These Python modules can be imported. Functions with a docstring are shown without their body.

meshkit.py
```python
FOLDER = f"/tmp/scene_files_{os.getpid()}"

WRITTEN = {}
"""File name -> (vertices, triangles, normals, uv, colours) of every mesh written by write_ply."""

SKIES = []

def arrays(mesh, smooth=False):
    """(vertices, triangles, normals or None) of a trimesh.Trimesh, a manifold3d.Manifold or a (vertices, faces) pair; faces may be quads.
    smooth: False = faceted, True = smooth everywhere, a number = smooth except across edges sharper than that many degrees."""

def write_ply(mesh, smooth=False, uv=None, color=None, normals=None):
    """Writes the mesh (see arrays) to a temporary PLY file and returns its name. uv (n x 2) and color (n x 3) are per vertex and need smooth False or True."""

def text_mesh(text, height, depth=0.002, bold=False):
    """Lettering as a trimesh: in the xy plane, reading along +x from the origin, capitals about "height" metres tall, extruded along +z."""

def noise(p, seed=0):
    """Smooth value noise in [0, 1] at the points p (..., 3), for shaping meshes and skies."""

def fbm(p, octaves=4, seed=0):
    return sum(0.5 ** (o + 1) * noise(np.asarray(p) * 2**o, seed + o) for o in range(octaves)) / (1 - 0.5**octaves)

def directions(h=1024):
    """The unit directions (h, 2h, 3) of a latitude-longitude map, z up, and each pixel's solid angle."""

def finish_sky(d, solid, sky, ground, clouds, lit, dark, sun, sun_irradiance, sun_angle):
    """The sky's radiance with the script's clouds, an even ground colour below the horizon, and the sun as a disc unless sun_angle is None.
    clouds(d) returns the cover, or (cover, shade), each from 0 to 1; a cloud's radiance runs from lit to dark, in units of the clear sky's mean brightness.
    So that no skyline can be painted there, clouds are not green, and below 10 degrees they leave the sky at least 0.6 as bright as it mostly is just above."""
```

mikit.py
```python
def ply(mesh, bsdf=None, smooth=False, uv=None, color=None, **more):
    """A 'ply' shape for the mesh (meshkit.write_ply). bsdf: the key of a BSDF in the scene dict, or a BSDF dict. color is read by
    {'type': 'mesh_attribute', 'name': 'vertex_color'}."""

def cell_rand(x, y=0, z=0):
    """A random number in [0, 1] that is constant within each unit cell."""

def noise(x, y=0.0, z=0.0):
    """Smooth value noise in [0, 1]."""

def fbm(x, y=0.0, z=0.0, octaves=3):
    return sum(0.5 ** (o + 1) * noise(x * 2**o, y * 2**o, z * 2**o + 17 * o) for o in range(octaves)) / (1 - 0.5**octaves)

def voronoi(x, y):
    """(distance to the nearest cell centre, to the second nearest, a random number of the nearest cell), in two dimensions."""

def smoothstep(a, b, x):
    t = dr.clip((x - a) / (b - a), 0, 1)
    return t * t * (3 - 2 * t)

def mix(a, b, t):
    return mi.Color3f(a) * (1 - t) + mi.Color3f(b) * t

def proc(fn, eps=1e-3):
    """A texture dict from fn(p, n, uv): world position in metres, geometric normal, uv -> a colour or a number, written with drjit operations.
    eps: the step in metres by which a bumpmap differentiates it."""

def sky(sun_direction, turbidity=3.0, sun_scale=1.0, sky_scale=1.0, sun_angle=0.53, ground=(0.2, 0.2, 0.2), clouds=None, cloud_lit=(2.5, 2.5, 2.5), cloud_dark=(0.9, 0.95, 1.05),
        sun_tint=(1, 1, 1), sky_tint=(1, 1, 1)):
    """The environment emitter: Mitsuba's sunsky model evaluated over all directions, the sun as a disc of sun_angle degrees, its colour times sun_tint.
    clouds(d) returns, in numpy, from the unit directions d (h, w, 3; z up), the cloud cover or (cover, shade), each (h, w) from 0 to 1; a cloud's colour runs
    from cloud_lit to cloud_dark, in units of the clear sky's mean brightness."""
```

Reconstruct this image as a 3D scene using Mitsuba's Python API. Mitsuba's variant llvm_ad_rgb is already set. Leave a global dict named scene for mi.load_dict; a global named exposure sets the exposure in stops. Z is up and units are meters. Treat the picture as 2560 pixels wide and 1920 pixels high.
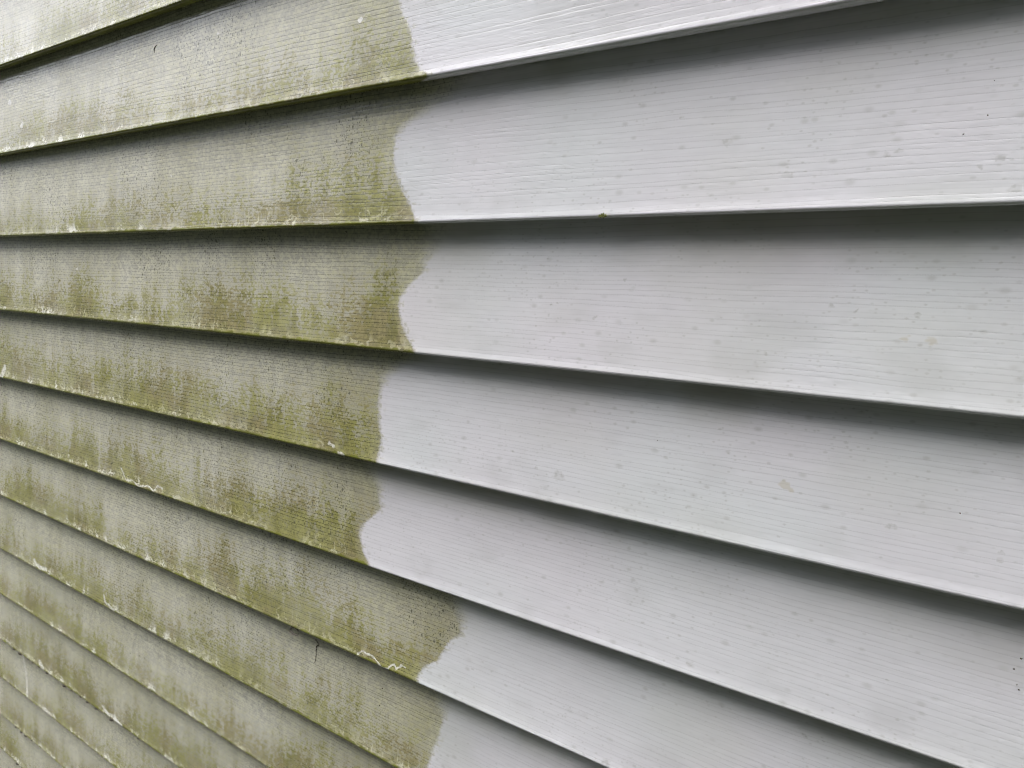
import math
import numpy as np, trimesh
import drjit as dr
import mitsuba as mi
import mikit, meshkit
from mikit import noise, fbm, voronoi, cell_rand, smoothstep, mix

T = mi.ScalarTransform4f
scene, labels = {}, {}

# ------------------------------------------------------------------ camera, sky, exposure
EYE, YAW, PITCH, ROLL, DIST = 1.45, 0.5745349, 0.2169556, -0.0158208, 0.3955773
_f = np.array([-math.sin(YAW) * math.cos(PITCH), math.cos(YAW) * math.cos(PITCH), -math.sin(PITCH)])
_r = np.array([math.cos(YAW), math.sin(YAW), 0.0])
_u = np.cross(_r, _f)
_up = math.cos(ROLL) * _u - math.sin(ROLL) * _r
_o = np.array([0.0, -DIST, EYE])
scene['camera'] = {'type': 'perspective', 'fov': 75.606, 'fov_axis': 'x', 'near_clip': 0.02, 'far_clip': 500.0,
                   'to_world': T().look_at(origin=_o.tolist(), target=(_o + _f).tolist(), up=_up.tolist())}
scene['sky'] = mikit.sky((-0.26, -0.30, 0.92), turbidity=4, sun_scale=0.2, sun_angle=50, sun_tint=(.90, .985, 1.12),
                         clouds=lambda d: (np.ones(d.shape[:2]), 1 - d[..., 2]),                # overcast: three times as bright overhead as low down
                         cloud_lit=(2.6, 2.65, 2.9), cloud_dark=(.88, .9, .98), ground=(0.05, 0.055, 0.045))
exposure = 3.86

# ------------------------------------------------------------------ the wall's measures
H, REC = 0.1016, 0.0132              # course height, how far the top of a board lies behind its bottom edge
Z0 = EYE + 3.1156172 * H             # bottom edge of course k lies at Z0 - k*H + sag
SAG = {1: ([-.00044], -.99, -.79), 2: ([-.00273, -.0065, -.00198], -1.035, -.072), 3: ([.00024, -.00083, -1e-5], -1.078, .029),
       4: ([-.00194, -.0034, -.00029], -1.121, .041), 5: ([.00041, .00117, .00115], -1.165, .053), 6: ([.00311, .00475, .00047], -1.208, .029),
       7: ([.00296, .00444, .00013], -1.251, -.223), 8: ([-.00358, -.00889], -1.296, -.544), 9: ([-.00863, -.01067], -1.337, -.605),
       10: ([-.00261], -1.4, -1.0), 11: ([.00539], -1.4, -1.0), 12: ([.00909], -1.4, -1.0), 13: ([.0141], -1.5, -1.4), 14: ([.013], -1, 0)}


def edge(k, x):
    x = np.asarray(x, float)
    if k not in SAG:
        return Z0 - k * H + 0 * x
    p, a, b = SAG[k]
    return Z0 - k * H + np.polyval(p, np.clip(x, a, b))


# where the cleaned part begins on each course: (height, x)
CLEANED = {2: [(1.6612, -.36), (1.6212, -.3546), (1.6109, -.3506), (1.5999, -.3425), (1.5887, -.3408), (1.5771, -.3368), (1.5677, -.3289)],
           3: [(1.5626, -.298), (1.5597, -.3091), (1.5454, -.3332), (1.5364, -.3563), (1.5286, -.367), (1.5168, -.3677), (1.5032, -.3659), (1.4921, -.3605), (1.4813, -.3514), (1.4703, -.3441), (1.4634, -.3405)],
           4: [(1.4612, -.325), (1.4528, -.3328), (1.4453, -.3352), (1.4359, -.342), (1.4257, -.3435), (1.4193, -.3527), (1.4113, -.3621), (1.4048, -.3669), (1.398, -.3683), (1.3901, -.3663), (1.3755, -.3592), (1.3626, -.3476)],
           5: [(1.3599, -.352), (1.3530, -.365), (1.3497, -.3773), (1.3432, -.382), (1.3365, -.3923), (1.3239, -.3974), (1.3119, -.3997), (1.2958, -.3977), (1.2823, -.3943), (1.2603, -.3977)],
           6: [(1.2589, -.415), (1.2489, -.4125), (1.2327, -.4069), (1.2201, -.4074), (1.2125, -.4047), (1.2055, -.4133), (1.1926, -.4276), (1.1809, -.4303), (1.1672, -.4236), (1.1562, -.4146)],
           7: [(1.1545, -.325), (1.1450, -.322), (1.1358, -.319), (1.1155, -.3190), (1.1026, -.3326), (1.0896, -.3396), (1.0835, -.342), (1.0745, -.355), (1.0641, -.3629), (1.0546, -.3649)],
           8: [(1.0530, -.35), (1.0407, -.3451), (1.0236, -.3429), (1.0034, -.3471), (.9872, -.3535), (.9658, -.3594), (.946, -.362)]}
ZT0, ZT1, NT = 0.3, 2.3, 1000
_zs = np.concatenate([[2.3, 1.72]] + [[z for z, _ in CLEANED[k]] for k in sorted(CLEANED)] + [[.94, .3]])
_xs = np.concatenate([[-.37, -.37]] + [[x for _, x in CLEANED[k]] for k in sorted(CLEANED)] + [[-.36, -.37]])
_tab = np.interp(np.linspace(ZT0, ZT1, NT), _zs[::-1], _xs[::-1])
TABLE = mi.Float(_tab.astype(np.float32))


def cleaned_from(z):
    t = dr.clip((z - ZT0) / (ZT1 - ZT0) * (NT - 1), 0, NT - 2)
    i = mi.UInt32(t)
    a, b = dr.gather(mi.Float, TABLE, i), dr.gather(mi.Float, TABLE, i + 1)
    return dr.lerp(a, b, t - mi.Float(i))


# pale trails and scrapes where the green film is rubbed off: (points, half width)
TRAILS = [([(-.4399, 1.0565), (-.4373, 1.0602), (-.4325, 1.0626), (-.4293, 1.0613), (-.4213, 1.0615), (-.415, 1.0589), (-.4086, 1.0547), (-.4004, 1.0552), (-.3981, 1.0596), (-.3931, 1.0625), (-.3905, 1.0594), (-.3867, 1.0624), (-.3843, 1.0651), (-.3798, 1.064)], .0009),
          ([(-1.3237, .7246), (-1.3121, .6948), (-1.3072, .6604)], .0045),
          ([(-.4588, 1.2685), (-.453, 1.2668)], .0018), ([(-.445, 1.2618), (-.4400, 1.2607)], .0018),
          ([(-1.1496, 1.275), (-1.1589, 1.2623)], .005),
          ([(-.8523, 1.1732), (-.8411, 1.1623), (-.836, 1.160), (-.8242, 1.1629), (-.8104, 1.1578), (-.7878, 1.1621), (-.7746, 1.1582), (-.7684, 1.1658), (-.7572, 1.1645)], .0010),
          ([(-1.2254, .7579), (-1.2112, .7506)], .004), ([(-1.2451, .6599), (-1.2198, .6575)], .0035),
          ([(-1.0162, .7588), (-.9985, .7526), (-.9844, .755), (-.9696, .7513), (-.9582, .7495)], .0022),
          ([(-.8418, .7488), (-.827, .7493)], .005), ([(-1.1691, .9618), (-1.1598, .9563), (-1.1489, .9552), (-1.1285, .9566)], .0028),
          ([(-.9541, .9635), (-.9501, .9558), (-.9413, .9542), (-.9253, .9510)], .0018)]


def trail_mask(x, z):
    x = x + 0.0012 * (noise(x * 420, z * 420) - .5)
    z = z + 0.0016 * (noise(x * 380, z * 380, 5.) - .5)
    m = mi.Float(0)
    for pts, w in TRAILS:
        for (ax, az), (bx, bz) in zip(pts[:-1], pts[1:]):
            dx, dz = bx - ax, bz - az
            t = dr.clip(((x - ax) * dx + (z - az) * dz) / (dx * dx + dz * dz), 0, 1)
            d2 = dr.square(x - ax - t * dx) + dr.square(z - az - t * dz)
            m = dr.maximum(m, 1 - smoothstep(w * w * .4, w * w * 1.6, d2))
    return m


GREY = [(-.0762, 1.4816, .0032), (-.2236, 1.4944, .0012), (-.1396, 1.5184, .0012), (-.0568, 1.5375, .0012), (-.1114, 1.5019, .0032), (-.0301, 1.4885, .0024), (-.0251, 1.4905, .002), (.0181, 1.483, .0022), (.0099, 1.4803, .002),
        (.0242, 1.4685, .0028), (-.1732, 1.4226, .0012), (-.0496, 1.4113, .0016), (-.0368, 1.4093, .0014), (-.0081, 1.4079, .0018), (-.2283, 1.3974, .0012), (-.0814, 1.382, .0016), (-.1929, 1.3972, .0016), (-.2597, 1.2922, .0016),
        (-.2381, 1.2837, .0018), (-.2193, 1.2811, .0044), (-.0091, 1.2897, .0024), (.0407, 1.2873, .0014), (.0409, 1.2834, .0016), (-.0437, 1.1355, .002), (-.1767, 1.0597, .0036), (-.1178, 1.1656, .002), (-.2763, 1.0275, .0014)]
TAN = [(-.0129, 1.3952, .0022), (-.0012, 1.3949, .0026), (-.0661, 1.3029, .0034), (-.0632, 1.3010, .0022)]
PALE = [(-.3942, 1.6145, .0024), (-.3930, 1.6158, .0018), (-.5742, 1.6356, .0024), (-.9728, 1.5946, .0040), (-.9710, 1.5975, .003), (-1.0044, 1.6265, .0045), (-.671, 1.5175, .0014), (-.9, 1.4218, .002)]


def blots(x, z, spots):
    x = x + .0020 * (noise(x * 500, z * 600, 7.) - .5)
    z = z + .0020 * (noise(x * 450, z * 700, 1.) - .5)
    m = mi.Float(0)
    for cx, cz, r in spots:
        m = dr.maximum(m, 1 - smoothstep(.35, 1.4, (dr.square(x - cx) + 1.8 * dr.square(z - cz)) / (r * r)))
    return m


def grey_spots(x, z):
    return blots(x, z, GREY) * (.45 + .55 * smoothstep(.3, .7, noise(x * 700, z * 900)))


# ------------------------------------------------------------------ vinyl: embossed grain, and the green film on it
def course(uv):
    k = dr.floor(uv.y + 0.4)
    return k, uv.y - k               # course number, metres above the bottom edge (negative = under the edge)


def grain(p, uv):
    """(depth of the crease 0..1, small fibres -1..1) of the embossed wood grain"""
    k, s = course(uv)
    x = p.x + k * 3.71
    w = s / 0.0034 + 2.4 * noise(x * 3.5, s * 18, k) + 0.42 * noise(x * 19, s * 70, k) + 0.13 * noise(x * 75, s * 240, k)
    row = dr.floor(w)
    f = w - row
    r1, r2 = cell_rand(row, k, 3), cell_rand(row, k, 7)
    c = 0.5 + 0.5 * (r1 - 0.5)
    d = dr.abs(f - c) * 0.0034
    on = smoothstep(.25, .6, noise(x * (4 + 5 * r2), row * 3.3, k) * .8 + .35 * r2)
    crease = (1 - smoothstep(0.0, 0.00042, d)) * (.45 + .55 * on)
    w2 = s / .0019 + 1.5 * noise(x * 11, s * 60, k + 5) + .5 * noise(x * 60, s * 260, k)
    row2 = dr.floor(w2)
    d2 = dr.abs(w2 - row2 - .5) * .0019
    short = (1 - smoothstep(0.0, .00035, d2)) * smoothstep(.50, .72, noise(x * 70, row2 * 5.7, k))
    fine = noise(x * 85, s * 760, k) - .5 + .6 * (noise(x * 260, s * 1500, k) - .5)
    return dr.maximum(crease, .28 * short), fine


def height(p, n, uv):
    crease, fine = grain(p, uv)
    k, s = course(uv)
    face = smoothstep(-.002, .003, s)
    lump = noise(p.x * 55, p.z * 85, k) * .5 + noise(p.x * 260, p.z * 330) * .5
    algae = smoothstep(.001, -.001, p.x - cleaned_from(p.z))
    return -.000068 * crease * face + .000026 * fine * face + (0.000022 + .00009 * algae) * lump + .00006 * algae * (noise(p.x * 330, p.z * 420, 3.) - .5)


def film(p, uv):
    """(green film 0..1, thick growth, brown share, dark specks, rubbed-off trails, board coordinate)"""
    k, s = course(uv)
    x, z = p.x, p.z
    t = dr.clip(s / H, 0, 1)
    top = smoothstep(.6, .95, t)
    wob = .0022 * (noise(x * 420, z * 800) - .5) + .0022 * (fbm(x * 60, z * 130, 2.) - .5) * (1 + 5 * top)
    db = cleaned_from(z + dr.maximum(0, .0035 - s)) - x + wob                                     # > 0 on the uncleaned side
    soft = .0015 + .0024 * noise(x * 40, z * 60, 8.) + .020 * top
    on = smoothstep(-soft, soft, db)
    on = dr.maximum(on, .6 * smoothstep(-.009, 0., db) * smoothstep(.66, .80, noise(x * 300, z * 520, 5.)))     # specks left just past the edge
    return k, s, t, db, on


def colour(p, n, uv):
    k, s, t, db, on = film(p, uv)
    x, z = p.x, p.z
    crease, fine = grain(p, uv)
    # clean vinyl
    tint = noise(x * 14, z * 18, 3.) - .5
    clean = mi.Color3f(.602, .608, .630) * (1 + .09 * (fbm(x * 13, z * 30) - .5)) + mi.Color3f(.026, -.012, .010) * tint
    clean *= (1 - .15 * crease) * (1 + .05 * fine)
    a1, _, c1 = voronoi(x * 75 + 5 * k, z * 120)
    spot = (1 - smoothstep(.04, .10 + .24 * c1 * c1, a1)) * smoothstep(.45, .8, cell_rand(dr.floor(c1 * 9999), 3)) * smoothstep(.25, .7, noise(x * 16, z * 22, k) + .25 * (1 - t))
    a2, _, c2 = voronoi(x * 210 + k, z * 330)
    spot2 = (1 - smoothstep(.05, .28, a2)) * smoothstep(.66, .90, c2) * smoothstep(.38, .72, noise(x * 30, z * 26, 9.) - .18 * (t - .4))
    dusty = smoothstep(.55, .85, fbm(x * 28, z * 40, k)) * (1 - smoothstep(.2, .9, t))
    clean = mix(clean, mi.Color3f(.33, .335, .32), dr.clip(.36 * spot + .40 * spot2 + .20 * dusty + .50 * grey_spots(x, z), 0, .6))
    clean = mix(clean, mi.Color3f(.50, .51, .45), .20 * smoothstep(.48, .75, fbm(x * 9 + 3 * k, z * 16)))
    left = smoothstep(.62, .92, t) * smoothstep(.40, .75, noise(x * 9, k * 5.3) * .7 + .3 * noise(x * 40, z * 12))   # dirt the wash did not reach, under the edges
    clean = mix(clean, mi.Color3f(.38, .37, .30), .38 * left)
    clean = mix(clean, mi.Color3f(.45, .42, .33), .50 * blots(x, z, TAN))

    # the film: thin and grey above, thick and green below, run down in streaks
    run = fbm(x * 48, z * 13 + k * 3.1, 1.)
    run2 = noise(x * 190, z * 26, k)
    patch = fbm(x * 18, z * 22, k * 1.7)
    near = dr.exp(-dr.maximum(db, 0) / .075)                           # thickest beside the cleaned part
    mott = smoothstep(.24, .76, noise(x * 130, z * 170, 6.) * .16 + noise(x * 340, z * 480, 2.) * .46 + noise(x * 700, z * 800, 4.) * .38)
    reach = .36 + .30 * (noise(x * 8, k * 4.7) - .5) + .22 * (noise(x * 31, k * 2.3) - .5) + .20 * (run - .5) + .16 * (run2 - .5) - .10 * smoothstep(3.5, 2.5, k)
    low = smoothstep(reach + .24, reach - .26, t - .34 * (mott - .5) - .16 * (patch - .5))
    thick = dr.clip(low * (.62 + .5 * patch) + .46 * near * smoothstep(1.0, .6, t) + .20 * (patch - .45), 0, 1)
    thick = dr.clip(thick + (mott - .5) * .6 * thick * (1.15 - thick), 0, 1)
    thin = dr.clip(.66 + .38 * (run - .5) + .15 * (run2 - .5) + .45 * (patch - .5) + .3 * near + .3 * (mott - .5), .2, 1)
    fringe = smoothstep(-.001, .010 + .012 * noise(x * 70, z * 110, 3.), db)              # half washed beside the cleaned part
    thin *= .72 + .28 * fringe
    thick *= .75 + .25 * fringe
    veil = mix(mi.Color3f(.545, .545, .49), mi.Color3f(.430, .420, .318), thin)
    brown = smoothstep(.42, .68, fbm(x * 26 + 31, z * 34, k))
    olive = mix(mi.Color3f(.242, .238, .096), mi.Color3f(.216, .190, .100), brown * .8)
    deep = smoothstep(.58, .80, noise(x * 75, z * 95, k) * .55 + .45 * run + .12 * (1 - t))
    olive = mix(olive, mi.Color3f(.165, .160, .050), .6 * deep)
    dirty = mix(veil, olive, thick)
    dirty *= .87 + .38 * mott
    dirty *= 1 - (.42 + .25 * thick) * crease
    # pale scurf and grazed loops along the bottom edge
    loop = dr.abs(noise(x * 150, z * 170, k) - .5)
    grazed = smoothstep(.075, .02, loop) * smoothstep(.35, .6, mott + .2) * smoothstep(.24, .05, t) * smoothstep(.42, .62, noise(x * 17, k * 7.7))
    flake = smoothstep(.49, .62, noise(x * 260, z * 330, k) * .6 + .4 * mott) * smoothstep(.15, .02, t + .12 * (run2 - .5)) * smoothstep(.26, .52, noise(x * 24, k * 3.1))
    dirty = mix(dirty, mi.Color3f(.56, .55, .42), dr.clip(.60 * grazed + .8 * flake * (.55 + .45 * smoothstep(-.7, -1.1, x)), 0, .85))
    chip = smoothstep(.66, .74, noise(x * 85, k * 13.1, 2.) * .7 + .3 * mott) * smoothstep(.13, .03, t + .10 * (run2 - .5)) * smoothstep(-.60, -.80, x)
    dirty = mix(dirty, mi.Color3f(.66, .66, .60), .9 * chip)
    # dark specks of mould, longer down than across
    b1, _, e1 = voronoi(x * 420, z * 380)
    b2, _, e2 = voronoi(x * 150 + 7, z * 105)
    crowd = smoothstep(.40, .75, noise(x * 24, z * 16, k + 3) * .7 + .3 * run)
    speck = (1 - smoothstep(.08, .34, b1)) * smoothstep(.50, .72, e1) * (.16 + .84 * crowd) + (1 - smoothstep(.06, .22, b2)) * smoothstep(.72, .86, e2) * (.25 + .75 * crowd)
    dirty = mix(dirty, mi.Color3f(.085, .088, .055), .78 * dr.clip(speck, 0, 1))
    # moss-green rim on and under the bottom edge
    rim = smoothstep(.0022, .0004, s - .0012 - .0036 * (noise(x * 160, k * 9.1) - .40) - .002 * (mott - .5))
    dirty = mix(dirty, mix(mi.Color3f(.170, .180, .022), mi.Color3f(.095, .095, .018), noise(x * 60, s * 200)), .90 * rim)
    dirty = mix(dirty, mi.Color3f(.68, .68, .64), .92 * dr.maximum(trail_mask(x, z) * (.35 + .65 * mott), blots(x, z, PALE)))
    return mix(clean, dirty, on)


def rough(p, n, uv):
    k, s, t, db, on = film(p, uv)
    damp = smoothstep(1.55, 1.62, p.z + .05 * (fbm(p.x * 20, p.z * 20, 5.) - .5)) * smoothstep(.42, .55, fbm(p.x * 11, p.z * 5, 3.))      # still wet high up
    return .17 + .07 * on + .16 * (fbm(p.x * 22, p.z * 30, k) - .5) - .10 * damp


scene['weathered_vinyl'] = {'type': 'bumpmap', 'scale': 1.0, 'height': mikit.proc(height, eps=1.6e-4),
                            'bsdf': {'type': 'principled', 'base_color': mikit.proc(colour), 'roughness': mikit.proc(rough), 'specular': 0.5}}
scene['sheathing_board'] = {'type': 'principled', 'base_color': {'type': 'rgb', 'value': [.25, .2, .14]}, 'roughness': .9}
scene['upper_paint'] = {'type': 'principled', 'base_color': {'type': 'rgb', 'value': [.55, .56, .57]}, 'roughness': .6}
scene['lawn'] = {'type': 'principled', 'roughness': .95,
                 'base_color': mikit.proc(lambda p, n, uv: mix((.020, .026, .014), (.042, .046, .026), fbm(p.x * 3, p.y * 3) * .6 + .4 * noise(p.x * 60, p.y * 60)))}

# ------------------------------------------------------------------ setting
g = np.array([[-60, -60, 0], [60, -60, 0], [60, 60, 0], [-60, 60, 0]], float)
scene['ground'] = mikit.ply((g, np.array([[0, 1, 2], [0, 2, 3]])), 'lawn')
labels['ground'] = {'label': 'dark lawn at the foot of the siding wall', 'category': 'ground', 'kind': 'structure'}

# the tall hedge across the narrow side yard, behind the camera: lower to the left, where the sky opens
def hedge_mesh():
    xs, zs = np.linspace(-12, 9, 240), np.linspace(0, 1, 60)
    X, Zn = np.meshgrid(xs, zs, indexing='ij')
    top = 3.0 + 3.4 / (1 + np.exp(-(X + 2.9) * 1.6)) + 3.0 * (meshkit.fbm(np.stack([X * 1.6, X * 0, X * 0], -1), 4) - .5)
    Zc = Zn * top
    P = np.stack([X, -2.6 - .7 * np.sin(np.pi * np.clip(Zn * .55 + .3, 0, 1)) * 0 - .9 * Zn ** 6, Zc], -1)
    P[..., 1] += .9 * (meshkit.fbm(P * 2.2, 4) - .5) + .25 * (meshkit.fbm(P * 9, 2, 3) - .5)
    P2 = P.copy()
    P2[..., 1] = -5.2 - .9 * (meshkit.fbm(P * 2.2, 3, 7) - .5)
    n, m = X.shape
    V = np.concatenate([P, P2[:, ::-1]], 1)
    i, j = np.meshgrid(np.arange(n - 1), np.arange(2 * m), indexing='ij')
    j2 = (j + 1) % (2 * m)
    q = np.stack([i * 2 * m + j, (i + 1) * 2 * m + j, (i + 1) * 2 * m + j2, i * 2 * m + j2], -1).reshape(-1, 4)
    return V.reshape(-1, 3), q


scene['dense_foliage'] = {'type': 'twosided', 'bsdf': {'type': 'principled', 'roughness': .7,
                          'base_color': mikit.proc(lambda p, n, uv: mix((.016, .022, .014), (.036, .046, .026), noise(p.x * 20, p.y * 20, p.z * 20)))}}
scene['hedge'] = mikit.ply(hedge_mesh(), 'dense_foliage')
labels['hedge'] = {'label': 'tall dark green hedge across the yard from the siding', 'category': 'hedge', 'kind': 'stuff'}

# ------------------------------------------------------------------ the wall: one board per course
XS = np.concatenate([np.linspace(-4.5, -1.8, 14)[:-1], np.arange(-1.8, .4, .01), np.linspace(.4, 2.0, 9)])


def board(k):
    """A clapboard-shaped length of vinyl: sloping face, rounded bottom edge, underside going back to the board below."""
    R = .0020
    face = lambda t: REC * (1 - max(1 - t, 0) ** 1.35 + .3 * max(t - 1, 0)) - .0009 * max(1 - t / .085, 0) ** 2
    tau = math.atan2((face(.04) - face(.03)) / .01, H)
    za = R * (1 + math.sin(tau))
    prof = [(face(t), H * t, H * t) for t in np.concatenate([np.linspace(1.10, .10, 12), np.linspace(.085, za / H, 5)])]
    c = np.array([prof[-1][0] + R * math.cos(tau), za - R * math.sin(tau)])
    for ang in np.linspace(math.pi - tau, 1.5 * math.pi, 9)[1:]:
        prof.append((c[0] + R * math.cos(ang), c[1] + R * math.sin(ang), za - R * (ang - math.pi + tau)))
    s_end = prof[-1][2]
    for y, zz in ((.0045, .0001), (.0082, .0003), (.0092, .0010), (.0095, .0024), (.0096, .0085), (REC + .004, .0095)):   # the lip is thin: behind it the board is hollow
        prof.append((y, zz, s_end - (y - c[0]) - zz))
    prof.append((REC + .0045, H * 1.10, s_end - .022))
    prof = np.array(prof)
    n, m = len(XS), len(prof)
    e0, e1 = edge(k, XS), edge(k - 1, XS)
    stretch = (e1 - e0) / H
    P = np.zeros((n, m, 3))
    P[..., 0] = XS[:, None]
    zz = prof[None, :, 1]
    P[..., 2] = e0[:, None] + np.where(zz > .005, zz * stretch[:, None], zz)
    tt = np.clip(prof[:, 1] / H, 0, 1)
    wave = (meshkit.fbm(np.stack([XS * 4.0, XS * 0 + k * 3.3, XS * 0], -1), 2) - .5) * .0022
    P[..., 1] = prof[None, :, 0] + wave[:, None] * (np.sin(np.pi * tt) * (prof[:, 0] < REC))[None]
    uv = np.zeros((n, m, 2))
    uv[..., 0] = XS[:, None]
    uv[..., 1] = k + prof[None, :, 2]
    i, j = np.meshgrid(np.arange(n - 1), np.arange(m), indexing='ij')
    j2 = (j + 1) % m
    q = np.stack([i * m + j, i * m + j2, (i + 1) * m + j2, (i + 1) * m + j], -1).reshape(-1, 4)
    return P.reshape(-1, 3), q, uv.reshape(-1, 2)


def numbered(key):
    if key not in scene:
        return key
    i = 1
    while f'{key}_{i:03d}' in scene:
        i += 1
    return f'{key}_{i:03d}'


BOARD = {}
for k in range(-5, 17):
    v, q, uv = board(k)
    key = numbered('house_wall__siding_board')
    BOARD[k] = key
    scene[key] = mikit.ply((v, q), 'weathered_vinyl', smooth=True, uv=uv)
box = trimesh.creation.box(bounds=[[-4.5, REC + .006, .0], [2.0, REC + .12, Z0 + 6 * H]])
upper = trimesh.creation.box(bounds=[[-4.5, .004, Z0 + 6.02 * H], [2.0, REC + .12, 5.6]])
scene['house_wall__upper_wall'] = mikit.ply(upper, 'upper_paint')
scene['house_wall__sheathing'] = mikit.ply(box, 'sheathing_board')
labels['house_wall'] = {'kind': 'thing', 'label': 'wall of grey clapboard siding, left part green with algae, right part washed clean', 'category': 'wall'}

# ------------------------------------------------------------------ small things caught on the wall
scene['dry_debris'] = {'type': 'principled', 'roughness': .8, 'base_color': mikit.proc(lambda p, n, uv: mix((.030, .028, .022), (.085, .075, .055), noise(p.x * 900, p.y * 900, p.z * 900)))}
scene['moss'] = {'type': 'principled', 'roughness': .9, 'base_color': mikit.proc(lambda p, n, uv: mix((.05, .065, .012), (.16, .17, .03), noise(p.x * 1500, p.y * 1500, p.z * 1500)))}
scene['water'] = {'type': 'dielectric', 'int_ior': 1.333, 'ext_ior': 1.0}


def face_y(k, x, z):
    e0, e1 = float(edge(k, x)), float(edge(k - 1, x))
    t = (z - e0) / (e1 - e0)
    return REC * (1 - max(1 - t, 0) ** 1.35) - .0009 * max(1 - t / .085, 0) ** 2 + (float(meshkit.fbm(np.array([[x * 4.0, k * 3.3, 0]]), 2)[0]) - .5) * .0022 * math.sin(math.pi * min(max(t, 0), 1))


def lump(center, radii, seed, rough=.45, sub=2):
    m = trimesh.creation.icosphere(subdivisions=sub)
    v = m.vertices
    v = v * (1 + rough * 2 * (meshkit.fbm(v * 1.6 + seed * 7.3, 3, seed) - .5))[:, None]
    ang = seed * 1.37
    c, sn = math.cos(ang), math.sin(ang)
    v = v @ np.array([[c, 0, sn], [0, 1, 0], [-sn, 0, c]])
    m.vertices = v * np.asarray(radii) + np.asarray(center)
    return m


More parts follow.
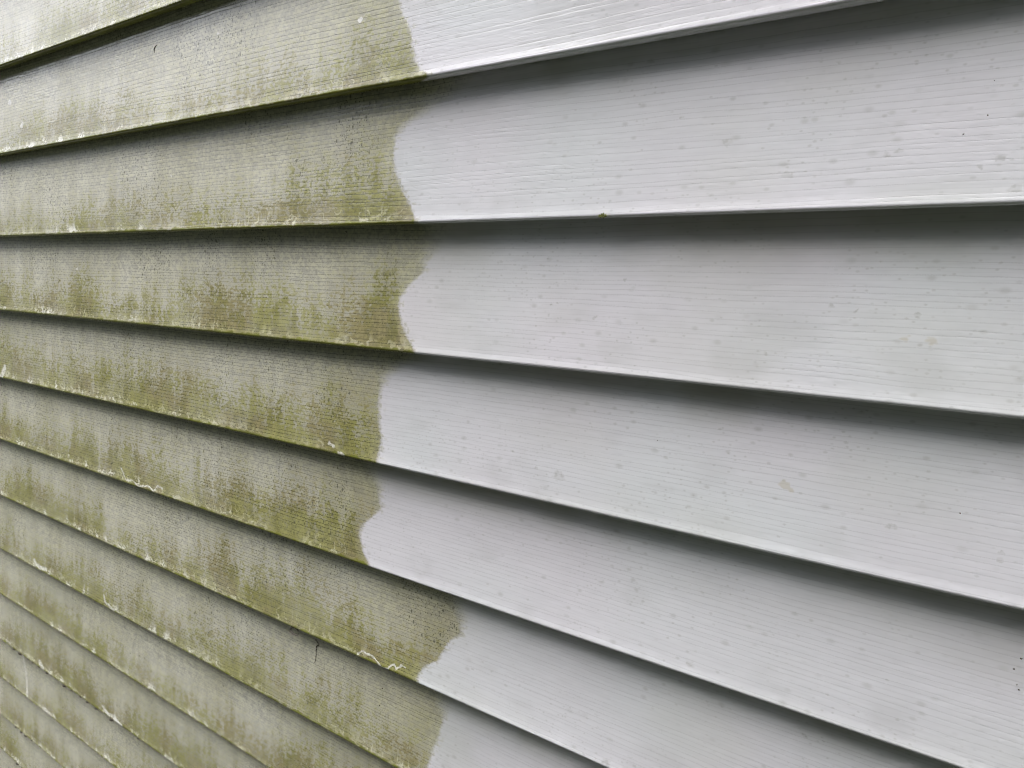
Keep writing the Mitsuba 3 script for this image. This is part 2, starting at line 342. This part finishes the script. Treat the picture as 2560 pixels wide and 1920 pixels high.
def tube(points, radii, sides=7):
    from scipy.interpolate import CubicSpline
    P = np.asarray(points, float)
    tt = np.linspace(0, 1, len(P))
    u = np.linspace(0, 1, 6 * len(P))
    C, R = CubicSpline(tt, P)(u), np.interp(u, np.linspace(0, 1, len(radii)), radii)
    d = np.gradient(C, axis=0)
    d /= np.linalg.norm(d, axis=1, keepdims=True)
    a = np.cross(d, [0.1, 1, 0.05]); a /= np.linalg.norm(a, axis=1, keepdims=True)
    b = np.cross(d, a)
    th = np.arange(sides) / sides * 2 * np.pi
    V = C[:, None] + R[:, None, None] * (np.cos(th)[None, :, None] * a[:, None] + np.sin(th)[None, :, None] * b[:, None])
    n = len(C)
    i, j = np.meshgrid(np.arange(n - 1), np.arange(sides), indexing='ij')
    j2 = (j + 1) % sides
    q = np.stack([i * sides + j, i * sides + j2, (i + 1) * sides + j2, (i + 1) * sides + j], -1).reshape(-1, 4)
    m = trimesh.Trimesh(V.reshape(-1, 3), np.vstack([q[:, [0, 1, 2]], q[:, [0, 2, 3]]]), process=False)
    caps = [trimesh.creation.icosphere(subdivisions=1, radius=max(float(R[e]), 1e-5)) for e in (0, -1)]
    for cp, e in zip(caps, (0, -1)):
        cp.apply_translation(C[e])
    m = trimesh.util.concatenate([m] + caps)
    m.fix_normals()
    return m


def thing(name, mesh, mat, label, cat, group=None):
    key = numbered(name)
    scene[key] = mikit.ply(mesh, mat, smooth=True)
    labels[key] = {'label': label, 'category': cat}
    if group:
        labels[key]['group'] = group
    return key


def on_face(k, x, z, off=0.0):
    return (x, face_y(k, x, z) - off, z)


# a dark speck: a crumb of soil or a seed stuck to the face
SPECKS = [(2, -.6249, 1.6224, .0011, 'tiny dark speck right of the thin fibre on the second board from the top'),
          (4, -.4299, 1.4576, .0016, 'tiny dark insect-like speck under the edge of the third board, left of the cleaned part'),
          (9, -.6956, .9146, .0020, 'dark speck on the lower left mossy boards, uppermost of three close together'),
          (9, -.7286, .8811, .0014, 'dark speck on the lower left mossy boards, leftmost of three close together'),
          (9, -.6833, .8906, .0014, 'dark speck on the lower left mossy boards, lowest of three close together'),
          (8, -.4201, 1.0203, .0016, 'dark speck below the pale squiggly trail, upper of two near the cleaned part'),
          (8, -.4232, 1.0016, .0016, 'dark speck below the pale squiggly trail, lower of two near the cleaned part'),
          (3, .0115, 1.5192, .0006, 'minute black speck on the upper right clean board, highest of three'),
          (3, .0105, 1.5037, .0008, 'minute black speck on the upper right clean board, middle of three'),
          (3, .0018, 1.4959, .0009, 'minute black speck on the upper right clean board, lowest and leftmost of three'),
          (5, .0212, 1.3041, .0009, 'minute black speck on the clean board at the right edge, halfway down the picture'),
          (5, -.1473, 1.3175, .0007, 'minute black speck alone in the middle of the cleaned boards'),
          (6, .0566, 1.2279, .0011, 'black speck at the lower right edge, uppermost of four'),
          (6, .0543, 1.2213, .0011, 'black speck at the lower right edge, leftmost of four'),
          (6, .0564, 1.2133, .0008, 'faint black speck at the lower right edge, second lowest of four'),
          (6, .0575, 1.2108, .0011, 'black speck at the lower right edge, lowest of four')]
for i, (k, x, z, r, lab) in enumerate(SPECKS):
    r *= .44
    thing('debris_speck', lump(on_face(k, x, z, r * .25), (r, r * .6, r * .85), i + 3), 'dry_debris', lab, 'speck')
# crumbs of dirt hanging along the bottom edges at lower left
for k, xs in ((10, (-1.3262, -1.3022, -1.271, -1.2529, -1.2299, -1.1999, -1.1391, -1.1139, -1.0854, -1.0627, -1.0354, -.99, -.9143)), (12, (-1.3953, -1.3719, -1.3536, -1.3294)), (13, (-1.4274, -1.4059))):
    for i, x in enumerate(xs):
        r = (.0024, .0016, .0020, .0029, .0018)[(i * 3 + k) % 5]
        where = {10: 'dark dirt crumb hanging on the bottom edge of the upper crumb-lined board, lower left', 12: 'dark dirt crumb hanging on the bottom edge of the lower crumb-lined board, lower left corner',
                 13: 'dark dirt crumb hanging on the lowest mossy edge in the bottom left corner'}[k]
        thing('dirt_crumb', lump((x, .0012, float(edge(k, x)) - r * .35), (r * 1.5, r, r * .85), i + k), 'dry_debris', where, 'crumb', {10: 'crumbs along the upper lined edge', 12: 'crumbs along the lower lined edge', 13: 'crumbs on the lowest edge'}[k])
pts = [on_face(2, x, z, .0003) for x, z in ((-.6738, 1.6413), (-.6774, 1.6397), (-.6789, 1.6376), (-.6785, 1.6352))]
thing('plant_fibre', tube(pts, (.0002, .0004, .0004, .0002)), 'dry_debris', 'short curved dark fibre stuck to the mossy second board from the top', 'fibre')
pts = [(-.5040, .0030, 1.0490), (-.5078, face_y(8, -.5078, 1.0384) - .003, 1.0384), (-.5138, face_y(8, -.5138, 1.0333) - .0006, 1.0333), (-.5149, face_y(8, -.5149, 1.025) - .0004, 1.025), on_face(8, -.5171, 1.0135, .0004)]
thing('twig', tube(pts, (.0006, .0004, .0005, .0003, .0002)), 'dry_debris', 'thin dark twig hanging from under a mossy board edge, left of the pale squiggly trail', 'twig')
pts = [(-.535 + .0045 * math.cos(a) * (1 + .12 * a), .0025 - .0004 * a, float(edge(7, -.535)) - .004 + .0035 * math.sin(a)) for a in np.linspace(0, 6.5, 9)]
thing('leaf_bit', tube(pts, (.0004, .0009, .0012, .0008, .0004)), 'dry_debris', 'curled dark shred of leaf under a mossy board edge, left of the hanging twig', 'leaf')
ms = [lump((-.1852 + .0028 * math.cos(i * 2.4) * (i / 13) ** .5, -.0010 + .0003 * math.sin(i * 1.7), float(edge(3, -.185)) + .0014 + .0014 * math.sin(i * 2.4) * (i / 13) ** .5), (.0006, .0005, .0006), i + 1, .5, 1) for i in range(14)]
thing('moss_tuft', trimesh.util.concatenate(ms), 'moss', 'tiny green moss tuft on the edge of the clean board, upper middle', 'moss')
DROPS = [(10, -1.3490, float(edge(10, -1.349)) + .0030, .0030, 'round water drop on the lowest mossy boards at the left picture edge'),
         (7, -.7378, 1.1244, .0016, 'small water drop on a mossy board left of the cleaned part'),
         (7, -.1372, 1.101, .0011, 'small water drop on the clean board, lower right')]
for k, x, z, r, lab in DROPS:
    m = trimesh.creation.icosphere(subdivisions=3)
    v = m.vertices
    m.vertices = v * np.array([r, r * .55, r * (1.0)]) * (1 + .12 * np.clip(-v[:, 2:3], 0, 1)) + np.array(on_face(k, x, z, r * .35))
    thing('water_drop', m, 'water', lab, 'drop')
